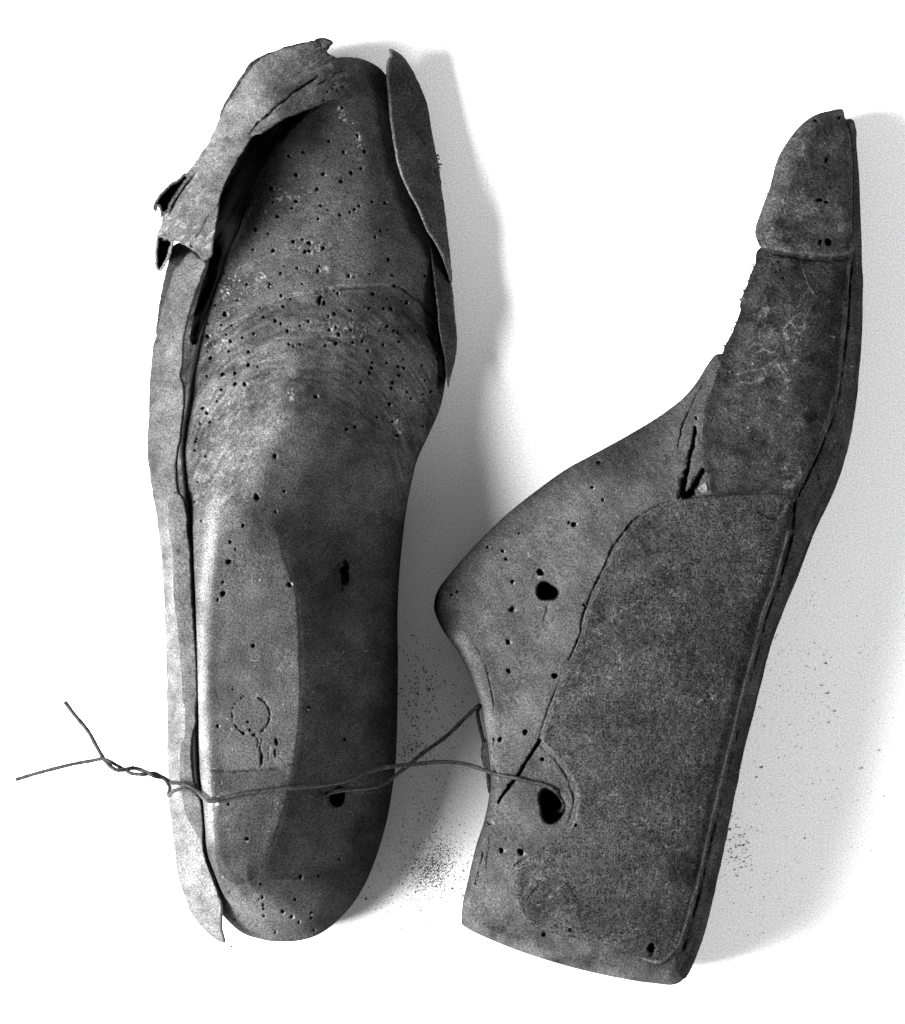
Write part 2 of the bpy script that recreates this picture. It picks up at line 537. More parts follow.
LINES_L = [
    ([(259, 698), (265, 702.5), (269, 709), (270, 716), (267.5, 725), (262, 731)], 1.0, 3.5, 1), ([(236, 726), (241, 731), (248, 734)], 0.9, 2.5, 1), ([(233, 705), (231.8, 714), (233.5, 722)], 0.7, 1.2, 1), ([(238, 700), (244, 697), (251, 696)], 0.7, 1.0, 1), ([(210, 770.5), (235, 771), (262, 769.5), (285, 767), (299, 762)], 1.0, 3.0, 1),
    ([(210, 770), (235, 771), (262, 769.5), (285, 767), (297, 762), (306, 754), (318, 738), (335, 712), (356, 682), (371, 648)], 1.0, 2.6),
    ([(262, 738), (260.5, 748), (262, 757), (261, 767)], 0.8, 3), ([(269, 744), (270, 752), (268, 761)], 0.5, 2),
    ([(281, 748), (279, 756), (284, 762)], 0.7, 1.5), ([(255, 736), (258, 742), (256, 747)], 0.7, 2),
    ([(392, 286), (400, 290), (407, 295), (416, 301), (424, 309), (433, 318)], 1.2, 7),
    ([(225, 330), (243, 320), (263, 310), (286, 298.5), (315, 292), (344, 288), (367, 287), (395, 288)], 1.3, 4.0), ([(212, 345), (225, 332), (245, 321)], 0.9, 2.5),
    ([(436, 300), (435, 330), (433, 360), (430, 400), (425, 437)], 1.2, 5), ([(422, 312), (421, 330)], 0.9, 3),
    ([(444, 350), (446, 378), (440, 408), (432, 425)], 1.2, 5), ([(440, 330), (440, 380), (436, 410)], 0.8, 3),
    ([(205, 540), (203, 560), (202, 585)], 1.0, 3), ([(203, 735), (206, 755), (209, 772)], 1.0, 2.5),
    ([(232, 880), (252, 886), (262, 873), (275, 850), (284, 815)], 1.5, 1.6),
]


def rings(x, y):
    """growth rings: streaks that follow arcs across the instep"""
    u = (x - 300) / 1.0; v = (y - 560) / 1.55
    r = np.hypot(u, v); a = np.arctan2(v, u)
    n = lattice_noise(a * 26, r, 1.9, 301) - 0.5
    n2 = 0.6 * (lattice_noise(a * 18, r, 4.0, 302) - 0.5)
    return (n + n2) * (1 - sstep(470, 560, y)) * sstep(60, 140, r) * (0.2 + 0.55 * sstep(285, 320, y))


def top_L(x, y, d):
    F = sample(FL, x, y)
    rim = np.minimum(F, sample(RIM_L, x, y))
    r = idw([(345, 60, 26), (300, 935, 22), (440, 300, 16), (398, 650, 8), (380, 850, 14), (190, 600, 5), (230, 900, 6), (200, 300, 8), (395, 90, 20)], x, y)
    z = rim + (F - rim) * edge(d / r)
    z = z - 2.5 * sstep(0, 3, (y - (290 + 0.0012 * (x - 340) ** 2))) * (1 - sstep(300, 420, y)) * 0.7
    z = z + 0.9 * fbm(x, y, 60, 5, 3) + 0.35 * fbm(x, y, 9, 9, 3) + 0.4 * rings(x, y)
    ring = [(px + 0.8 * math.sin(i * 2.7), py + 0.8 * math.cos(i * 4.1), 1.0 + 0.6 * math.sin(i * 1.9) ** 2) for i, (px, py) in enumerate(cr) if i % 5 != 3]
    z = pits(x, y, z, ring, 2.2)
    z = pits(x, y, z, [(276.5, 742, 2.0, 4.0), (261.5, 759, 1.7, 6.0), (275, 753, 1.2, 4), (243, 733, 1.6), (254, 735, 1.6), (248, 722, 1.4), (250, 730, 1.5)], 6)
    z = pits(x, y, z, HOLES_L, 8); z = pits(x, y, z, BIG_L[:4], 5.5); z = pits(x, y, z, BIG_L[4:], 12)
    return lines(x, y, z, LINES_L)


RIM_L = idw([(345, 60, 45), (440, 300, 48), (398, 650, 85), (375, 860, 75), (290, 940, 55), (232, 936, 14), (180, 600, 28), (168, 450, 18), (190, 800, 30), (190, 300, 18), (240, 110, 50), (220, 895, 35)], GX, GY)


def bot_body(x, y, d):
    z0 = sample(RIM_L, x, y)
    return 0.5 + z0 * (1 - edge(d / 26))


def tone_L(x, y, d):
    t = 1 + 0.28 * fbm(x, y, 120, 21, 4) + 0.22 * fbm(x, y, 14, 22, 3) + 1.25 * rings(x, y)
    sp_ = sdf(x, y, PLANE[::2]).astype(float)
    t *= 1 - 0.38 * np.where(y < 880, sstep(0, 5 + 22 * (1 - sstep(530, 575, y)), -sp_), sstep(300, 330, x)) * sstep(262, 276, x + 0.18 * (880 - y) * (y > 540)) * sstep(470, 545, y)       # shade painted on the right wall of the cone
    t *= 1 - 0.35 * sstep(355, 400, x) * (1 - sstep(150, 260, y))                    # darker toe corner
    t *= 1 + 0.45 * np.exp(-((x - 250) / 42) ** 2 - ((y - 425) / 60) ** 2)            # highlight painted on the left slope of the instep
    dd = seg_dist(x.astype(np.float32), y.astype(np.float32), curve([(238, 410), (228, 440), (220, 475), (213, 515), (208, 560), (203, 600), (201, 680), (202, 730), (206, 775), (212, 840)], False, 4), False)
    wv = 5.5 + 9 * (1 - sstep(430, 540, y))
    t *= 1 + 2.1 * np.exp(-(dd / wv) ** 2) * (0.12 + 0.88 * sstep(440, 610, y)) * (0.8 + 0.5 * fbm(x, y, 18, 87, 3)) * (1 - 0.75 * sstep(0, 4, x - np.interp(y, [520, 571, 667, 768, 860], [400, 212, 207, 209, 215]))) * (1 - 0.5 * sstep(770, 800, y))   # light painted as a pale band on the left-facing wall
    t += 1.1 * np.exp(-(dd / 40) ** 2) * (1 - sstep(480, 540, y)) * sstep(0.62, 0.9, lattice_noise(x * 0.8 + y * 0.6, (y * 0.8 - x * 0.6) * 0.35, 1.9, 86)) * sstep(330, 400, y)
    dd = seg_dist(x.astype(np.float32), y.astype(np.float32), curve([(222, 329), (243, 317), (263, 307), (286, 296), (315, 289.5), (344, 285.5), (367, 284.5), (392, 285)], False, 4), False)
    t += 1.1 * np.exp(-(dd / 1.2) ** 2) * np.clip(0.2 + 1.3 * fbm(x, y, 9, 90, 3), 0, 1)
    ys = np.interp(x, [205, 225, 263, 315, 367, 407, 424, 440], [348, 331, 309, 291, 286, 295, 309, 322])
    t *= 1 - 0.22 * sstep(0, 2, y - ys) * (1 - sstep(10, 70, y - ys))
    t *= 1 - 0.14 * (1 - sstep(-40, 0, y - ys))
    for cx, cy, rx, ry in ((285, 197, 26, 9), (232, 285, 24, 16), (262, 215, 14, 10), (310, 245, 26, 8), (215, 345, 14, 12), (350, 330, 40, 12)):
        t += 2.6 * np.exp(-((x - cx) / rx) ** 2 - ((y - cy) / ry) ** 2) * sstep(0.68, 0.92, lattice_noise(x, y, 2.0, int(cx)))
        t -= 0.5 * np.exp(-((x - cx) / rx) ** 2 - ((y - cy) / ry) ** 2) * sstep(0.6, 0.9, lattice_noise(x, y, 2.3, int(cx) + 1))
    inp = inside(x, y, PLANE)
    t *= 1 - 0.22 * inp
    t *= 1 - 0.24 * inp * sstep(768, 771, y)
    t = lit_lips(x, y, t, HOLES_L, 0.55, 4.0)
    t += 0.8 * np.exp(-((x - 270) / 8) ** 2 - ((y - 750) / 13) ** 2) * sstep(0.45, 0.85, lattice_noise(x, y * 0.3, 2.0, 94))
    t += 0.5 * np.exp(-((np.hypot(x - 251, y - 715) - 20) / 2.5) ** 2) * sstep(0.4, 0.9, lattice_noise(x, y, 2.0, 95))
    t += 0.8 * inp * np.clip(fbm(x, y, 26, 88, 3) - 0.15, 0, 1) * sstep(0.55, 0.9, lattice_noise(x, y, 2.0, 89))
    t *= 1 + 0.9 * np.exp(-((x - 262) / 62) ** 2 - ((y - 918) / 26) ** 2)  # highlight on the heel end painted into the tone
    sp = lattice_noise(x, y, 2.4, 77)
    t += 1.3 * sstep(0.90, 0.97, sp) * sstep(-0.1, 0.5, fbm(x, y, 60, 23, 3))
    for cx, cy, s in ((340, 108, 3), (342, 116, 3), (345, 121, 2), (354, 124, 2), (358, 136, 2.6), (360, 143, 2.6), (361, 148, 2.6), (326, 270, 2.6),
                      (262, 277, 3), (228, 291, 3.4), (221, 289, 2.5), (292, 395, 4), (398, 420, 3.2), (400, 430, 2.5), (223, 793, 1.4), (220, 798, 1.3), (217, 804, 1.6)):
        t += 6.0 * np.exp(-(((x - cx) / s) ** 2 + ((y - cy) / (s * 1.2)) ** 2)) * sstep(0.45, 0.8, lattice_noise(x, y, 1.7, 15))
    return np.clip(t, 0.25, 7)


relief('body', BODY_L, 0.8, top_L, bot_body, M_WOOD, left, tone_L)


# ---- leather along the left side of the left last
STRIP = curve([(200, 256), (208, 262), (205, 271), (198, 290), (191, 311), (186, 331), (184, 345), (183, 366), (181, 375), (184, 384), (186, 398),
               (185, 412), (183, 424), (181.5, 439), (178, 455), (178, 478), (180, 492), (184, 502), (187, 514), (188, 533), (190, 551), (191.5, 572), (193, 604),
               (195.5, 640), (197, 673), (197.5, 694), (196, 711), (195.5, 725), (191.5, 744), (191.5, 762), (194, 780), (199, 793), (202, 815),
               (203, 841), (206, 858), (209, 866), (214, 880), (220, 894), (223, 905), (222.5, 926), (226, 941), (221, 942), (210, 935), (196, 921),
               (187, 903), (180, 882), (176, 864), (173.5, 846), (171.5, 820), (169.5, 806), (168.5, 785), (167, 753), (167, 718), (166.5, 666),
               (165, 613), (162, 569), (161, 554), (158, 526), (154, 500), (149.5, 473), (147.5, 446), (149, 410), (150, 375), (153, 348), (157, 331),
               (163, 304), (170, 283), (175, 270), (184, 258), (192, 252)])
FS = loft([
    [250, 172, 75, 180, 100, 195, 140, 212, 165],
    [300, 163, 75, 170, 110, 180, 150, 196, 172],
    [350, 152, 72, 160, 112, 170, 148, 184, 178],
    [420, 147, 72, 156, 118, 168, 160, 184, 188],
    [480, 149, 70, 157, 125, 167, 175, 180, 196],
    [520, 156, 66, 162, 125, 171, 190, 188, 202],
    [600, 164, 62, 168, 120, 176, 198, 193, 208],
    [700, 166, 60, 172, 120, 183, 200, 197, 214],
    [760, 167, 60, 171, 115, 181, 196, 192, 210],
    [820, 171, 60, 176, 105, 188, 170, 203, 205],
    [870, 177, 55, 184, 95, 197, 145, 210, 180],
    [910, 190, 48, 200, 85, 212, 132, 224, 152],
    [942, 212, 50, 218, 74, 222, 92, 226, 98]])
FS = gauss(FS, 1.8)


def top_strip(x, y, d):
    z = sample(FS, x, y)
    z = z - 16 * (1 - edge(d / 4.0)) + 1.6 * fbm(x, y, 22, 31, 3) + 0.6 * fbm(x, y, 4, 33, 2)
    z = pits(x, y, z, [(150, 443, 1.7), (165, 494, 1.7), (162, 501, 1.5), (182, 523, 1.9), (179, 701, 1.4), (153, 388, 1.6), (181, 704, 1.2, 3.0), (172, 556, 1.2, 4)], 6)
    return lines(x, y, z, [([(214, 875), (219, 898), (217, 915)], 0.9, 3), ([(181, 372), (176, 370), (170, 367)], 0.8, 2)])


def tone_strip(x, y, d):
    t = 1 + 0.3 * fbm(x, y, 30, 41, 4) + 0.25 * fbm(x, y, 5, 43, 2)
    t *= 1 + 0.9 * sstep(480, 560, y)  # lower strip lightened to paint in the light on its left-facing side
    return np.clip(t, 0.3, 4)


relief('leather_quarter', jitter(STRIP, 1.0, 9, 3), 0.8, top_strip, lambda x, y, d: sample(FS, x, y) - 16 - 14 * edge(d / 6), M_LEATHER, left, tone_strip)

BAND = curve([(172, 493), (179, 492), (185, 500), (188, 513), (189, 533), (191.5, 551), (192.5, 572), (194, 604), (196.5, 640), (198, 673), (198.5, 694),
              (197, 711), (196.5, 725), (192.5, 744), (192.5, 762), (195, 780), (200, 793), (203.5, 815), (203.5, 838), (198, 836), (191, 825), (185, 813), (183, 799),
              (180, 774), (181, 746), (184.5, 735), (184.5, 711), (182, 693), (181.5, 675), (180, 652), (178, 631), (174.5, 604), (173, 578),
              (173, 554), (169, 530), (168.5, 503)])


def top_band(x, y, d):
    z = sample(FS, x, y)
    z = 0.55 * z + 0.45 * pchip([490, 560, 700, 790, 840], [192, 204, 212, 205, 196], y)
    return z - 7 + 12 * edge(d / 3.0) + 1.0 * fbm(x, y, 9, 51, 3) + 0.7 * fbm(x, y, 3, 53, 2)


relief('folded_edge', jitter(BAND, 0.8, 7, 5), 0.7, top_band, lambda x, y, d: sample(FS, x, y) - 9 - 2 * edge(d / 3), M_LEATHER, left,
       lambda x, y, d: np.clip(0.95 + 0.3 * fbm(x, y, 10, 55, 3), .3, 2))

# thin under layer outside the strip, below the curl
UNDER = [(156, 334), (159, 305), (164, 280), (168, 263), (173, 246), (184, 242), (198, 251), (194, 260), (182, 272), (176, 285), (170, 302), (164, 322)]
relief('leather_scrap', jitter(curve(UNDER), 0.8, 6, 8), 0.7,
       lambda x, y, d: 58 + 0.5 * (x - 150) + 4 * edge(d / 2) + 1.0 * fbm(x, y, 8, 61, 3), lambda x, y, d: 58 + 0.5 * (x - 150) - 2 * edge(d / 2), M_DARK, left)

# ---- big curled toe leather
FLAP = [(325, 41), (318, 40.5), (309, 42), (293, 46), (277, 51), (258, 61), (246, 75), (234, 93), (223, 111), (210, 140), (203, 151), (197, 159), (191, 168), (184, 176),
        (176, 188), (168, 203), (163, 216), (161, 225), (157, 236), (158, 242), (166, 241), (174, 240.5), (182, 244), (189.5, 248), (198, 255), (204, 261.5), (212.5, 256), (213.5, 246),
        (216, 228), (219, 211), (221, 197), (228, 177), (239, 158), (250, 140), (252, 137), (262, 133), (275, 125), (288, 117), (309, 109.5), (330, 101), (348, 99), (353, 95), (351, 76), (346, 65),
        (334, 57), (327, 51), (330, 44)]
fz = tps([(277, 51, 60), (300, 46, 60), (258, 61, 62), (246, 75, 62), (234, 93, 64), (223, 111, 66), (210, 140, 70), (197, 159, 74), (184, 176, 80), (168, 203, 90),
          (161, 225, 98), (157, 238, 100), (185, 245, 140), (204, 260, 160), (213, 250, 178), (219, 211, 203), (228, 177, 210), (250, 140, 206), (270, 127, 198), (309, 109, 176),
          (350, 98, 138), (350, 72, 118), (320, 47, 76), (265, 100, 168), (240, 130, 160), (215, 165, 148), (190, 200, 142), (205, 220, 172), (285, 75, 128), (320, 75, 135),
          (255, 80, 110), (238, 108, 118), (218, 145, 122), (300, 95, 160)], 0.001)


def top_flap(x, y, d):
    z = fz(x, y)
    z = z - 7 * (1 - edge(d / 3.0)) + 3.0 * fbm(x, y, 22, 71, 3) + 0.7 * fbm(x, y, 5, 73, 3)
    # creases running along the fold
    s = (x * 0.64 - y * 0.77)
    z = z + 0.9 * (lattice_noise(s * 0.22, (x * 0.77 + y * 0.64), 2.8, 75) - 0.5) * sstep(60, 150, x - y + 60)
    z = pits(x, y, z, h3((210, 30), .1768, [(690, 330, 1.4), (720, 345, 1.4), (745, 320, 1.5), (700, 310, 1.2), (765, 185, 1.5), (660, 350, 1.2), (640, 400, 1.4), (780, 215, 1.2)]), 4)
    return lines(x, y, z, [
        ([(249, 134), (258, 124), (270, 113), (284, 101), (298, 89), (310, 82), (318, 76)], 1.1, 11), ([(318, 85), (328, 79), (335, 74), (342, 71)], 0.9, 7),
        ([(262, 96), (285, 83), (305, 71), (322, 64)], 1.2, 2.5), ([(255, 105), (275, 90), (300, 72)], 1.6, 2),
        ([(195, 238), (202, 231), (206, 220), (212, 212), (217, 208), (221, 199)], 1.1, 7), ([(203, 236), (208, 226), (214, 218)], 0.9, 5),
        ([(190, 245), (200, 250), (210, 252)], 1.5, 4), ([(178, 225), (186, 236), (192, 246)], 1.2, 2),
        ([(262, 63), (257, 75), (256, 88)], 1.0, 1.5)])


def tone_flap(x, y, d):
    t = 0.95 + 0.4 * fbm(x, y, 34, 81, 4) + 0.25 * fbm(x, y, 5, 83, 2)
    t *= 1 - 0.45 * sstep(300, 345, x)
    t *= 1 + 0.45 * (1 - sstep(-20, 30, (x - 225) + 0.75 * (y - 150))) * (y < 235) + 0.35 * np.exp(-((x - 240) / 22) ** 2 - ((y - 108) / 30) ** 2)  # highlights painted along the outer left of the flap
    t += 0.9 * sstep(0.55, 0.9, lattice_noise(x * 0.6 + y * 0.8, (y * 0.6 - x * 0.8) * 0.3, 2.0, 84)) * np.clip(0.2 + fbm(x, y, 25, 82, 3), 0, 1) * 2
    t += 0.9 * sstep(0.9, 0.97, lattice_noise(x, y, 2.2, 85)) * (1 - sstep(200, 240, x))
    return np.clip(t, .3, 3)


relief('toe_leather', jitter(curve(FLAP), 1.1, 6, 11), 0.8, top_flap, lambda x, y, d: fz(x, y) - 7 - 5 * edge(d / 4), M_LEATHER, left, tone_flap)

# dark second layer showing at the outer rim of the toe leather
FLAP2 = [(332, 43), (326, 38.5), (318, 41), (300, 43), (276, 50), (254, 60), (242, 74), (229, 95), (220, 113), (222, 118), (240, 100), (270, 80), (300, 66), (325, 52)]
relief('leather_layer', jitter(curve(FLAP2), 1.2, 5, 12), 0.7,
       lambda x, y, d: 46 + 8 * edge(d / 3) + 1.2 * fbm(x, y, 6, 91, 3), lambda x, y, d: 46 - 4 * edge(d / 3), M_DARK, left)
TIP = [(309, 43), (316, 39), (322, 37.5), (328, 38), (333, 42), (330, 46), (324, 48), (315, 46.5)]
relief('leather_scrap', jitter(curve(TIP), 1.6, 3.5, 13), 0.5,
       lambda x, y, d: 84 + 8 * edge(d / 3) + 3 * fbm(x, y, 4, 93, 3), lambda x, y, d: 80 - 2 * edge(d / 3), M_DARK, left)


# curls at the left: rolled leather ends, open towards the viewer
def curl(name, outline, floor_pts, zr, zin, seed, mat):
    P = jitter(curve(outline), 0.9, 4, seed)

    def zt(x, y, d):
        return zr - (zr - zin) * sstep(2.2, 5.5, d) + 1.2 * fbm(x, y, 4, seed + 1, 3)
    relief(name, P, 0.5, zt, lambda x, y, d: zt(x, y, d) - 5 * edge(d / 2), mat, left,
           lambda x, y, d: np.clip(0.5 + 1.6 * (1 - sstep(2.2, 3.6, d)), .3, 3))


curl('leather_curl', [(187, 173), (183, 174), (177, 180), (171, 183), (164, 190), (158, 196), (154.5, 203), (153, 209), (156, 212), (158, 207), (160, 211), (161, 217), (165, 214), (169, 211), (173, 203), (180, 193), (186, 184), (190, 178)],
     None, 112, 84, 101, M_DARK)
curl('leather_curl', [(157, 236), (155.5, 244), (154.5, 254), (155, 262), (151.5, 260.5), (155, 264), (156.5, 269), (160, 272), (163, 269), (166, 265), (169, 259), (171.5, 250), (174, 241), (166, 236)], None, 114, 74, 103, M_LEATHER)

# lining under the toe leather, the shade there put into its near-black colour
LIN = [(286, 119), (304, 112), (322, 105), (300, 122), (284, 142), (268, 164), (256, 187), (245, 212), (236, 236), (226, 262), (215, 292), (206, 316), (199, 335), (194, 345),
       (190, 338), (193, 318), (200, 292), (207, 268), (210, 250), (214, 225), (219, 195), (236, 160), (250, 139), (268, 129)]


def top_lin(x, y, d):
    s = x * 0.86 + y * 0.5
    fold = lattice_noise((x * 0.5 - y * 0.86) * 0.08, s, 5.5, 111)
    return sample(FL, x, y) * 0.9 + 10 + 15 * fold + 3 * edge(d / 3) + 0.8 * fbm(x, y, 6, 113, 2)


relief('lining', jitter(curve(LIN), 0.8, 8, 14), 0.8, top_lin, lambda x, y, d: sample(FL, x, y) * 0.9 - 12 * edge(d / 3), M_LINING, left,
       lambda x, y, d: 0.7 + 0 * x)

# ---- leather on the right side of the left last
FR = [(389, 49), (397, 52), (406, 60), (413, 71), (418, 81), (424, 94.5), (428, 109), (431, 126), (434, 143), (437, 157), (438.5, 165), (440.5, 177), (442.5, 196), (445.5, 214.5),
      (448, 235), (450, 253), (452.5, 279), (450, 282), (447, 272), (440.5, 254), (435, 243), (427, 231), (417.5, 209), (410, 195), (403, 181), (397.5, 165), (394, 146),
      (390, 120), (388, 97), (386, 73), (387, 61.5), (389.5, 56)]
rz = tps([(389, 52, 128), (387, 75, 140), (389, 110, 152), (395, 150, 162), (405, 184, 168), (418, 210, 170), (428, 232, 166), (442, 257, 140), (450, 281, 110),
          (413, 71, 75), (424, 95, 62), (431, 126, 58), (437, 157, 60), (442, 196, 68), (448, 235, 82), (452, 272, 92), (408, 110, 112), (418, 160, 122), (432, 210, 128)], 0.001)


def rzz(x, y):
    return 32 + 0.50 * (rz(x, y) - 32)


def top_fr(x, y, d):
    z = rzz(x, y) + 1.2 * fbm(x, y, 20, 121, 3) + 0.5 * fbm(x, y, 4, 123, 3) - 7 * (1 - edge(d / 3.2))
    return lines(x, y, z, [([(400, 68), (406, 79), (413, 92)], 0.9, 2.5), ([(414, 130), (420, 137), (425, 147)], 0.9, 2),
                           ([(417, 196), (421, 199), (424, 196)], 1.0, 3), ([(432, 158), (434, 170), (438, 180)], 1.2, 3)])


relief('side_leather', jitter(curve(FR), 0.6, 6, 15), 0.6, top_fr, lambda x, y, d: rzz(x, y) - 6 - np.maximum(rzz(x, y) - 44, 0) * edge(d / 4) - 3 * edge(d / 3), M_DARK, left,
       lambda x, y, d: np.clip(1.15 + 0.3 * fbm(x, y, 25, 125, 3) + 1.6 * (1 - sstep(1.6, 4.0, d)) * (x < np.interp(y, [50, 150, 184, 232, 257, 281], [394, 402, 412, 436, 448, 455])), .3, 3))  # left edge highlight painted into the tone
FR2 = [(426, 228), (434, 240), (444, 258), (449, 276), (452.5, 288), (455, 316), (457, 339), (455.5, 357), (451, 376), (448, 388), (446.5, 378), (444, 356), (441, 340), (438.5, 324),
       (438, 311), (436, 296), (434, 281), (431.5, 260), (429.5, 246)]
r2 = tps([(428, 232, 60), (434, 281, 85), (438, 311, 98), (441, 340, 92), (447, 382, 75), (452, 288, 62), (457, 339, 52), (451, 376, 58), (447, 262, 42)], 0.001)
relief('side_leather', jitter(curve(FR2), 0.6, 6, 16), 0.6,
       lambda x, y, d: r2(x, y) - 5 * (1 - edge(d / 2.5)) + 0.8 * fbm(x, y, 7, 131, 3), lambda x, y, d: r2(x, y) - 6 - np.maximum(r2(x, y) - 40, 0) * edge(d / 4), M_DARK, left,
       lambda x, y, d: np.clip(1.2 + 0.9 * (1 - sstep(0.8, 2.5, d)), .3, 3))


# ================================================================== RIGHT LAST (lying on its side)
right = props(empty('shoe_last', 680, 600),
              'shoe last lying on its side, covered in dark pitted leather with a toe cap',
              'shoe last', 'pair of shoe lasts wired together')
BODY_R = curve([(830, 112), (840, 111), (846, 119), (852, 120), (855, 128), (856, 147), (859, 194), (861, 256), (862, 286), (861, 333), (858, 370), (854, 412), (847, 449), (834, 489),
                (817, 525), (808, 547), (796, 579), (783, 610), (771, 642), (763, 672), (752, 717), (743, 751), (735, 791), (726, 836), (719, 868), (712, 900),
                (703, 935), (692, 965), (683, 980), (672, 985), (655, 983.5), (635, 981), (599, 974), (563, 965), (519, 951), (480, 935), (464, 926), (461.5, 920), (463, 901), (468, 880),
                (476, 846), (483, 825), (488, 803), (490, 785), (489, 765), (486, 740), (482, 715), (478, 698), (468, 671), (457, 650), (444, 632), (436, 616), (434, 605), (438, 590), (453, 570),
                (480, 540), (507, 514), (536, 491), (565, 470), (594, 454), (625, 437), (652, 421), (668, 410), (683, 398), (696, 383), (706, 367), (715, 355), (724, 352), (733, 334), (741, 315), (743, 300),
                (750, 282), (757, 263), (763, 248), (758, 236), (758, 228), (764, 209), (772, 187), (779, 162), (790, 142), (803, 126), (816, 117)], n=4)
hr = tps([(835, 118, 66), (800, 175, 112), (850, 190, 92), (765, 240, 132), (800, 300, 150), (855, 300, 122), (735, 355, 168), (800, 400, 205), (848, 400, 175),
          (690, 440, 195), (600, 480, 185), (500, 560, 165), (450, 605, 150), (780, 480, 208), (650, 600, 215), (760, 620, 190), (550, 700, 200), (640, 750, 207),
          (730, 740, 185), (500, 850, 188), (600, 900, 195), (690, 900, 180), (470, 920, 175), (660, 970, 172), (480, 680, 180)], 0.01)
HR = hr(GX, GY) * (1 + 0.08 * sstep(380, 520, GY))
RAD_R = idw([(835, 115, 11), (790, 140, 22), (757, 235, 16), (740, 310, 15), (706, 367, 26), (620, 440, 26), (500, 520, 34), (434, 605, 40), (460, 655, 22), (480, 700, 15), (490, 770, 9),
             (480, 840, 8), (463, 920, 7), (560, 965, 11), (660, 985, 14), (700, 940, 26), (726, 836, 26), (752, 717, 26), (783, 610, 30), (817, 525, 36),
             (850, 430, 34), (861, 330, 26), (860, 240, 16), (856, 150, 12)], GX, GY)
RIM_R = idw([(835, 115, 35), (856, 180, 42), (757, 235, 60), (706, 367, 80), (500, 520, 75), (434, 605, 85), (480, 700, 75), (480, 840, 95), (560, 965, 100), (700, 940, 80), (752, 717, 75), (817, 525, 75), (861, 330, 65)], GX, GY)
DR = sdf(GX[80:1000, 420:880], GY[80:1000, 420:880], BODY_R)
D_full = np.zeros(GX.shape); D_full[80:1000, 420:880] = np.maximum(DR, 0)


def field_R(x, y, d):
    h = sample(HR, x, y); rim = sample(RIM_R, x, y); r = sample(RAD_R, x, y)
    return rim + (h - rim) * edge(d / r, 2.0)


FRR = field_R(GX, GY, D_full)


def base_R(x, y):
    """body height with the distance to its own outline taken exactly"""
    return field_R(x, y, np.maximum(sample(D_full, x, y), 0))


HOLES_R = h3((425, 540), .1768, [(355, 40, 2), (440, 62, 2), (458, 107, 2.2), (495, 235, 2.6), (653, 183, 2.8), (492, 392, 2.3), (470, 577, 2.2), (473, 740, 2.8), (735, 768, 2.4),
                                 (180, 293, 1.9), (150, 312, 1.9), (900, 367, 1.7)])
HOLES_R += h3((420, 340), .3867, [(463, 317), (445, 381, 2.2), (473, 413, 1.8), (385, 472, 1.9), (398, 477, 2.1), (256, 500, 1.3), (714, 201, 2.0)])
HOLES_R += h3((455, 690), .1768, [(398, 238, 2.2), (255, 280, 2.0), (495, 392, 2.6), (305, 543, 2.1), (195, 748, 2.6)])
HOLES_R += h3((450, 820), .2983, [(173, 102, 2.4), (238, 107, 2.6), (315, 384, 1.7)])
BIG_R = [(547.5, 591.5, 10.5, 10), (552, 806, 14.5, 15.5)]
LINES_R = [([(493, 738), (494, 755), (493, 768), (490, 775)], 1.2, 14), ([(487, 772), (489, 780), (490, 790)], 1.4, 16),
           ([(498, 803), (510, 786), (520, 772), (530, 756), (540, 741)], 1.35, 26),
           ([(703, 384), (697, 396), (690, 410), (684, 424), (680, 436), (678, 446)], 0.9, 7),
           ([(696, 428), (693, 442), (689, 462), (685, 480), (681, 494)], 1.6, 18), ([(687, 470), (684, 482), (679, 497)], 2.4, 14), ([(695, 494), (688, 493), (680, 495)], 2.6, 14),
           ([(704, 470), (700, 478), (695, 486), (691, 495), (683, 497)], 2.4, 20), ([(697, 484), (692, 492), (686, 495)], 3.2, 16), ([(690, 462), (687, 478), (683, 495)], 1.6, 14),
           ([(459, 622), (472, 640), (484, 662), (491, 688), (495, 715), (495, 740)], 1.2, 4.0, 1),
           ([(670, 502), (650, 510), (630, 525), (615, 545), (600, 577), (588, 602), (579, 636), (569, 660)], 1.3, 6), ([(560, 679), (546, 716), (538, 740)], 0.9, 3),
           ([(538, 742), (545, 750), (556, 760), (566, 775), (572, 790), (573, 805), (568, 822)], 1.1, 2.5),
           ([(794, 505), (791, 541), (779.5, 582), (767.5, 616), (759, 650), (749, 686), (738, 732), (727, 777), (714, 830), (706, 868), (694, 915), (684, 950)], 2.6, 14, 1),
           ([(853, 262), (850, 290), (848, 325), (843, 370), (836, 410), (825, 442), (812, 470), (800, 495)], 2.0, 12, 1),
           ([(515, 866), (523, 861), (537, 855)], 1.5, 6), ([(549, 601), (547, 612), (544, 620)], 0.9, 2.5),
           ([(484, 840), (481, 860), (477, 885)], 1.0, 4), ([(478, 872), (476, 884)], 1.3, 6), ([(490, 835), (486, 870)], 0.8, 2)]


